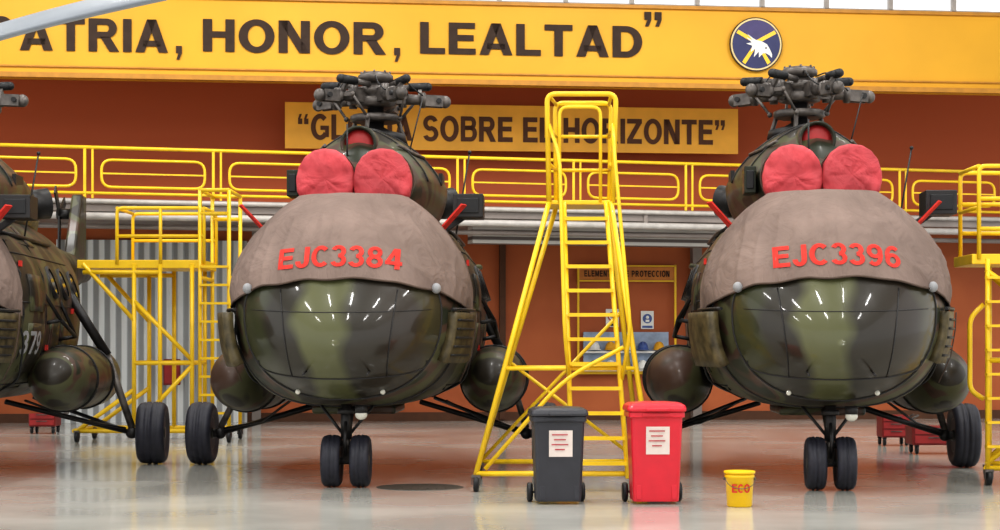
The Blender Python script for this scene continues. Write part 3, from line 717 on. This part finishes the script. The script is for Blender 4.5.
# ------------------------------------------------------------------ rolling ladder
def caster(parent,origin,p,R=.09,name='caster'):
    m=MB(); x,y=p
    m.lathe([(R*.4,-.03),(R*.9,-.03),(R,-.015),(R,.015),(R*.9,.03),(R*.4,.03)],(x,y,R),(1,0,0),0,20); m.box((x,y,R*1.9),(.1,.1,.03),1); m.box((x-.045,y,R*1.4),(.012,.05,R*1.1),1); m.box((x+.045,y,R*1.4),(.012,.05,R*1.1),1)
    return m.obj(name,['black','steel'],parent,origin)
lo_=V((X(560,22.2),22.2,0)); LD=empty('rolling_ladder',lo_); tag(LD,'tall yellow rolling access ladder with guard rails beside bins','ladder')
dn,df=21.9,22.7
zp=3.26
m=MB()
nl=V((X(476,21.2),21.2,.2)); fl2=V((X(480,23.5),23.5,.2)); nr=V((X(652,21.2),21.2,.2)); fr=V((X(640,23.5),23.5,.2))
tnl=V((X(549,dn),dn,zp)); tnr=V((X(611,dn),dn,zp)); tfl=V((X(556,df),df,zp)); tfr=V((X(609,df),df,zp))
rr=.03
for a,b in((nl,tnl),(fl2,tfl),(nr,tnr),(fr,tfr)): m.tube([a,b],rr)
for a,b in((nl,nr),(nl,fl2),(fl2,fr),(nr,fr)): m.tube([a,b],rr)
for q in(.38,):
    A=[nl.lerp(tnl,q),nr.lerp(tnr,q),fr.lerp(tfr,q),fl2.lerp(tfl,q)]
    m.tube([A[0],A[1]],.024); m.tube([A[0],A[3]],.02); m.tube([A[2],A[3]],.022)
m.tube([fl2.lerp(tfl,.0),fr.lerp(tfr,.6)],.022); m.tube([fr,fl2.lerp(tfl,.4)],.022)
m.tube(rounded([nl+V((.1,0,.05)),nl.lerp(nr,.5)+V((0,0,1.05)),nl.lerp(nr,.84)+V((0,.1,1.4))],.3),.024)
m.obj('base_frame','yellow',LD,lo_)
m=MB()
bl=V((X(572,21.15),21.15,.15)); br=V((X(628,21.15),21.15,.15)); tl=V((X(564,dn),dn,zp)); tr=V((X(606,dn),dn,zp))
m.tube([bl,tl],.028); m.tube([br,tr],.028); m.obj('stringer','yellow',LD,lo_)
for k in range(11):
    q=(k+.6)/11.3; m=MB(); a=bl.lerp(tl,q); b=br.lerp(tr,q); m.beam(a,b,.14,.04); m.obj('step','yellow',LD,lo_)
m=MB(); m.box(((tnl.x+tnr.x)/2,(dn+df)/2,zp),(tnr.x-tnl.x+.02,df-dn,.05)); m.obj('platform','yellow',LD,lo_,bevel=.01)
m=MB(); zt=4.5
m.tube(rounded([tnl,V((X(547,dn),dn,zt)),V((X(616,dn),dn,zt)),tnr+V((.02,0,0))],.1),.03)
m.tube(rounded([tfl,V((X(555,df),df,zt)),V((X(611,df),df,zt)),tfr],.1),.026)
for z in(zt-.02,4.1,3.7):
    m.tube([V((tnl.x,dn,z)),V((tfl.x,df,z))],.022); m.tube([V((tnr.x,dn,z)),V((tfr.x,df,z))],.022); m.tube([V((tfl.x,df,z)),V((tfr.x,df,z))],.022)
m.tube(rounded([V((tnl.x+.12,dn,zp)),V((tnl.x+.12,dn,4.35)),V((tnr.x-.12,dn,4.35)),V((tnr.x-.12,dn,zp))],.1),.02)
m.obj('guard_rail','yellow',LD,lo_)
m=MB()
m.tube(rounded([br.lerp(tr,.35)+V((.02,0,0)),br.lerp(tr,.35)+V((.1,-.25,.55)),tr+V((.08,-.3,.5)),V((tnr.x+.02,dn,zt-.35))],.2),.022)
m.tube(rounded([bl.lerp(tl,.35),bl.lerp(tl,.35)+V((-.06,-.25,.55)),tl+V((-.06,-.3,.5)),V((tnl.x,dn,zt-.35))],.2),.022)
m.obj('handrail','yellow',LD,lo_)
for p in((nl.x,nl.y),(fl2.x,fl2.y),(nr.x,nr.y),(fr.x,fr.y)): caster(LD,lo_,p)

# ------------------------------------------------------------------ left work stand
def stand_tube(lst,r,name,par,o,mt='yellow'):
    m=MB()
    for a in lst: m.tube(a,r)
    return m.obj(name,mt,par,o)
d0,d1_=32.4,33.8
so_=V((X(150,33),33,0)); ST=empty('work_stand',so_); tag(ST,'tall yellow tubular maintenance platform near corrugated wall','work platform','yellow maintenance stands')
zd=P(0,264,d0).z
x0,x1,x2=X(77,d0),X(204,d0),X(229,d0); xr=X(117,d0)
m=MB(); m.box(((x0+x1)/2,(d0+d1_)/2,zd),(x1-x0,d1_-d0,.14)); m.obj('deck','yellow',ST,so_,bevel=.01)
L1=[]
ztop=P(0,208,d0).z
for d in(d0,d1_):
    L1+= [rounded([V((xr,d,zd)),V((xr,d,ztop)),V((x1,d,ztop)),V((x1,d,zd))],.1)]
    L1+= [[V((xr,d,(zd+ztop)/2)),V((x1,d,(zd+ztop)/2))]]
L1+= [[V(((xr+x1)/2,d0,zd)),V(((xr+x1)/2,d0,ztop))]]
L1+=[[V((xr,d0,ztop)),V((xr,d1_,ztop))],[V((x1,d0,ztop)),V((x1,d1_,ztop))]]
stand_tube(L1,.03,'guard_rail',ST,so_)
L1=[]
for d in(d0,d1_):
    xa,xb=X(134,d0),X(192,d0)
    L1+=[[V((xa,d,.2)),V((xa,d,zd))],[V((xb,d,.2)),V((xb,d,zd))],[V((x0+.1,d,zd)),V((xa,d,zd-.95))],[V((x0-.05,d,.2)),V((x2,d,.2))],[V((xa,d,1.35)),V((xb,d,1.35))],[V((x0,d,.2)),V((xa,d,.9))]]
    xm=X(160,d0); L1+=[[V((xm,d,.2)),V((xm,d,zd))],[V((x0+.1,d,zd-.14)),V((xm,d,zd-.14))]]
L1+=[[V((xa,d0,.25)),V((xb,d0,1.3))],[V((xb,d0,1.4)),V((xa,d0,2.4))]]
L1+=[[V((x0-.05,d0,.2)),V((x0-.05,d1_,.2))],[V((x2,d0,.2)),V((x2,d1_,.2))],[V((xa,d0,1.35)),V((xa,d1_,1.35))],[V((X(192,d0),d0,1.35)),V((X(192,d0),d1_,1.35))]]
stand_tube(L1,.038,'frame',ST,so_)
L1=[];zt2=P(0,190,d0).z
for x in(X(200,d0),x2):
    L1+=[[V((x,d0,.2)),V((x,d0,zt2))],[V((x,d1_,.2)),V((x,d1_,zt2))],[V((x,d0,zt2)),V((x,d1_,zt2))],[V((x,d0,2.8)),V((x,d1_,2.8))]]
for z in(zt2,zt2-.4): L1+=[[V((X(200,d0),d0,z)),V((x2,d0,z))],[V((X(200,d0),d1_,z)),V((x2,d1_,z))]]
stand_tube(L1,.034,'stair_tower',ST,so_)
for k in range(9):
    z=.5+k*.31; m=MB(); m.beam(V((X(200,d0),d0,z)),V((x2,d0,z)),.15,.04); m.obj('rung','yellow',ST,so_)
for p in((x0,d0),(x0,d1_),(x2,d0),(x2,d1_)): caster(ST,so_,p,.1)
# ------------------------------------------------------------------ right work stand
ro_=V((X(1010,22.8),22.8,0)); SR=empty('work_stand',ro_); tag(SR,'yellow maintenance platform with ladder frame beside helicopter','work platform','yellow maintenance stands')
a0,a1=22.2,23.1; xa=X(986,a0); xb=xa+1.5; zd=P(0,259,a0).z; zt3=P(0,166,a0).z
xl=X(972,a0)
m=MB(); m.box(((xl+xb)/2,(a0+a1)/2,zd),(xb-xl,a1-a0,.12)); m.obj('deck','yellow',SR,ro_,bevel=.01)
L1=[]
xg=X(979,a0)
for d in(a0,a1):
    L1+=[rounded([V((xg,d,zd)),V((xg,d,zt3)),V((xb,d,zt3)),V((xb,d,zd))],.08)]
    for z in(zd+.35,zd+.7): L1+=[[V((xg,d,z)),V((xb,d,z))]]
L1+=[[V((xg,a0,zt3)),V((xg,a1,zt3))],[V((xg,a0,zd+.6)),V((xg,a1,zd+.6))]]
stand_tube(L1,.026,'guard_rail',SR,ro_)
L1=[]
for d in(a0,a1):
    xx=xa+(.25 if d==a1 else 0)
    L1+=[[V((xx+.02,d,.18)),V((xx+.02,d,zd))],[V((xb,d,.18)),V((xb,d,zd))],[V((xx,d,.25)),V((xb,d,1.4))],[V((xb,d,1.4)),V((xx,d,2.5))],[V((xx,d,.2)),V((xb,d,.2))],[V((xx,d,1.45)),V((xb,d,1.45))]]
L1+=[[V((xa,a0,.2)),V((xa+.25,a1,.2))],rounded([V((xa,a0+.1,2.1)),V((xl-.0,a0+.1,1.95)),V((xl,a0+.1,1.1)),V((xa,a0+.1,1.0))],.12)]
stand_tube(L1,.03,'frame',SR,ro_)
for k in range(8): m=MB(); m.beam(V((xa,a0,.45+k*.28)),V((xa+.45,a0,.45+k*.28)),.12,.03); m.obj('rung','yellow',SR,ro_)
m=MB(); m.tube([V((xa+.45,a0,.2)),V((xa+.45,a0,zd))],.024); m.obj('ladder_stile','yellow',SR,ro_)
for p in((xa+.03,a0),(xb,a0),(xa+.25,a1),(xb,a1)): caster(SR,ro_,p,.09)

# ------------------------------------------------------------------ wheelie bins
def rrect(w,d,z,r,cy=0,seg=6,dx=0):
    out=[]
    for cx,cyy,a0 in((w/2-r,d/2-r,0),(-w/2+r,d/2-r,90),(-w/2+r,-d/2+r,180),(w/2-r,-d/2+r,270)):
        for k in range(seg+1):
            a=math.radians(a0+90*k/seg); out.append(V((cx+r*math.cos(a)+dx,cyy+cy+r*math.sin(a),z)))
    return out
def bin_(px0,px1,pyt,d,mt,label,rz=0):
    W=(px1-px0)/F*d; Ht=CH+(350-pyt)/F*d; dd=W*1.0
    e=empty('wheelie_bin',(X((px0+px1)/2,d),d+dd/2,0),rz)
    m=MB(); m.loft([rrect(W*.78,dd*.72,.03,.05),rrect(W*.79,dd*.73,.06,.05),rrect(W*.89,dd*.86,Ht*.84,.05),rrect(W*.9,dd*.87,Ht*.845,.05),rrect(W*.96,dd*.95,Ht*.85,.05),rrect(W*.96,dd*.95,Ht*.9,.05)],0,smooth=False)
    for s in(-1,1): m.box((s*W*.3,-dd*.34-.01,Ht*.12),(.05,.03,.14),0)
    m.box((0,-dd*.475,Ht*.875),(W*.5,.03,.03),0)
    b=m.obj('bin_body',mt,e,bevel=.006)
    m=MB(); m.loft([rrect(W*1.0,dd*1.02,Ht*.905,.06),rrect(W*1.02,dd*1.03,Ht*.93,.06),rrect(W*.98,dd*.98,Ht*.965,.06),rrect(W*.84,dd*.8,Ht*.99,.06),rrect(W*.4,dd*.4,Ht*1.0,.04)],0,smooth=False)
    m.box((0,-dd*.53,Ht*.925),(W*.4,.05,.03)); m.obj('lid',mt,e,bevel=.008)
    m=MB(); m.tube([(-W*.4,dd*.55,Ht*.94),(W*.4,dd*.55,Ht*.94)],.016); 
    for s in(-1,1): m.beam((s*W*.36,dd*.46,Ht*.93),(s*W*.36,dd*.55,Ht*.94),.03,.03)
    m.obj('handle',mt,e)
    for s in(-1,1):
        m=MB(); m.lathe([(.04,-.028),(.085,-.028),(.1,-.015),(.1,.015),(.085,.028),(.04,.028)],(s*W*.47,dd*.36,.1),(1,0,0),0,24); m.lathe([(.05,-.03),(.05,.03)],(s*W*.47,dd*.36,.1),(1,0,0),1,16); m.obj('wheel',['black','rim'],e)
    m=MB(); m.cyl((-W*.44,dd*.36,.1),(W*.44,dd*.36,.1),.012); m.obj('axle','steel',e)
    def fy(z): t=(z-.06)/(Ht*.84-.06); return -(dd*.73+(dd*.86-dd*.73)*t)/2-.006
    z0,z1=Ht*.49,Ht*.76; m=MB(); rows=[]
    xs=[-.12,-.06,0,.06,.12]
    for k in range(5):
        z=z0+(z1-z0)*k/4; rows.append([V((x+.01,fy(z)-.003*math.sin(k+x*30),z)) for x in xs])
    m.grid(rows); ns=m.obj('notice_sheet','paper',e)
    m=MB()
    for k in range(4):
        z=z1-.05-k*.05; ww=(.16,.12,.17,.1)[k]; m.add([V((-ww/2,fy(z)-.012,z)),V((ww/2,fy(z)-.012,z)),V((ww/2,fy(z+.012)-.012,z+.012)),V((-ww/2,fy(z+.012)-.012,z+.012))],[(0,1,2,3)])
    m.obj('printed_line','redfab' ,ns)
    tag(e,label,'trash bin','wheelie bins'); return e
bin_(530,587,407,19.35,'bin','dark grey wheelie bin with a taped paper notice',.06)
bin_(627,686,402,19.35,'red','red wheelie bin with a taped paper notice',.03)
# bucket
be=empty('bucket',(X(739.5,19.2),19.2,0)); hB=.36
m=MB(); m.lathe([(.115,.0),(.125,.01),(.14,hB*.8),(.15,hB*.82),(.15,hB*.88),(.142,hB*.89),(.142,hB*.93)],(0,0,0),(0,0,1),0,40); m.obj('bucket_body','bucket',be)
m=MB(); m.lathe([(.15,hB*.92),(.158,hB*.93),(.158,hB*.99),(.15,hB),(.135,hB*.975),(.001,hB*.975)],(0,0,0),(0,0,1),0,40); m.obj('lid','bucket',be)
m=MB(); m.tube([V((.15*math.cos(a),.15*math.sin(a)*.5-.08,hB*.8-.1*abs(math.sin(a)))) for a in [math.pi+math.pi*k/16 for k in range(17)]],.004,seg=6)
for s in(-1,1): m.cyl((s*.14,0,hB*.78),(s*.165,0,hB*.78),.015)
m.obj('handle','steel',be)
vs,fs=text_verts('ECO',.18,.085); m=MB(); m.add([V((x,-math.sqrt(max(.0,.141**2-x*x))-.004,.19+z)) for x,z in vs],fs); m.obj('lettering','redtext',be,recalc=False)
tag(be,'small yellow plastic bucket with red lettering on floor','bucket')

# ------------------------------------------------------------------ drain, carts, blade
m=MB(); m.lathe([(.0005,.004),(.42,.004),(.44,.008),(.48,.008),(.5,.002)],(0,0,0),(0,0,1),0,40,caps=False)
for k in range(-3,4): m.box((k*.1,0,.008),(.02,.7*math.sqrt(1-(k/4.4)**2),.006),0)
o=m.obj('drain_cover','grille'); o.location=(X(420,21.9),21.9,0); tag(o,'round iron drain cover set in the floor','drain cover')
def cart(px,d,w,h,label):
    e=empty('tool_cart',(X(px,d),d,0)); 
    m=MB(); m.box((0,0,.14+h/2),(w,.5,h)); m.obj('cart_body','red2',e,bevel=.02)
    n=max(2,int(h/.12))
    for k in range(n):
        m=MB(); m.box((0,-.26,.17+h*(k+.4)/n),(w*.9,.02,h/n*.8)); m.box((0,-.28,.17+h*(k+.6)/n),(w*.4,.02,.015),1)
        m.obj('drawer',['red3','steel'],e)
    m=MB(); m.tube([(w/2,.2,.14+h*.8),(w/2+.15,.2,.14+h),(w/2+.15,-.2,.14+h),(w/2,-.2,.14+h*.8)],.015); m.obj('handle','steel',e)
    for x in(-1,1):
        for y in(-1,1):
            m=MB(); m.lathe([(.02,-.02),(.06,-.02),(.07,0),(.06,.02),(.02,.02)],(x*w*.4,y*.2,.07),(1,0,0),0,16); m.box((x*w*.4,y*.2,.13),(.06,.06,.03),0); m.obj('wheel','black',e)
    tag(e,label,'tool cart','red tool carts')
cart(935,29.0,.8,.28,'low red metal tool cart on casters')
cart(893,31.5,.45,.36,'small red tool cart behind helicopter wheel')
cart(45,36.0,.5,.24,'low red tool box on casters near wall')
m=MB(); d=12.0; p0=P(-60,50,d); p1=P(170,-10,d-.5); n=24; rings=[]
for k in range(n+1):
    t=k/n; p=p0.lerp(p1,t)+V((0,0,.02*math.sin(t*math.pi))); ch=.42*(1 if t>.04 else .6); rings.append([p+V((0,ch*math.cos(a)*.5,.045*math.sin(a)+.2*ch*math.cos(a))) for a in [2*math.pi*q/20 for q in range(20)]])
m.loft(rings); o=m.obj('rotor_blade','blade',None,p0.lerp(p1,.5)); tag(o,'pale grey helicopter rotor blade overhead','rotor blade')

# ------------------------------------------------------------------ light
wd_=bpy.data.worlds.new('world'); scene.world=wd_; wd_.use_nodes=True
bg=wd_.node_tree.nodes['Background']; bg.inputs[0].default_value=(.98,.99,1.0,1); bg.inputs[1].default_value=1.15
def area(loc,sx,sy,power,rot=(0,0,0),col=(1,.99,.97)):
    l=bpy.data.lights.new('hall_or_fill_lamp','AREA'); l.shape='RECTANGLE'; l.size=sx;l.size_y=sy;l.energy=power;l.color=col
    o=bpy.data.objects.new('hall_or_fill_lamp',l); o.location=loc;o.rotation_euler=rot; COL.objects.link(o); tag(o,'long fluorescent hangar ceiling lamp or added wall fill light','lamp','hangar ceiling lamps'); return o
for x in(-11,-5.5,0,5.5,11):
    for y in(6,12,18,25): area((x,y,11.7),.2,2.8,235)
for x in(-9,-3,3,9): area((x,33,10.5),3,.5,270,(math.radians(25),0,0))  # added fill lights tilted at the back wall to brighten the sign
# ------------------------------------------------------------------ camera
cam=bpy.data.cameras.new('camera'); co=bpy.data.objects.new('camera',cam); COL.objects.link(co)
co.location=(0,0,CH); co.rotation_euler=(math.pi/2,0,0); cam.sensor_width=36; cam.lens=36*F/1000; cam.shift_y=.085; cam.clip_end=200
scene.camera=co
scene.view_settings.view_transform='Standard'; scene.view_settings.look='None'; scene.view_settings.exposure=0.0
try: scene.view_settings.look='Medium High Contrast'
except Exception: pass
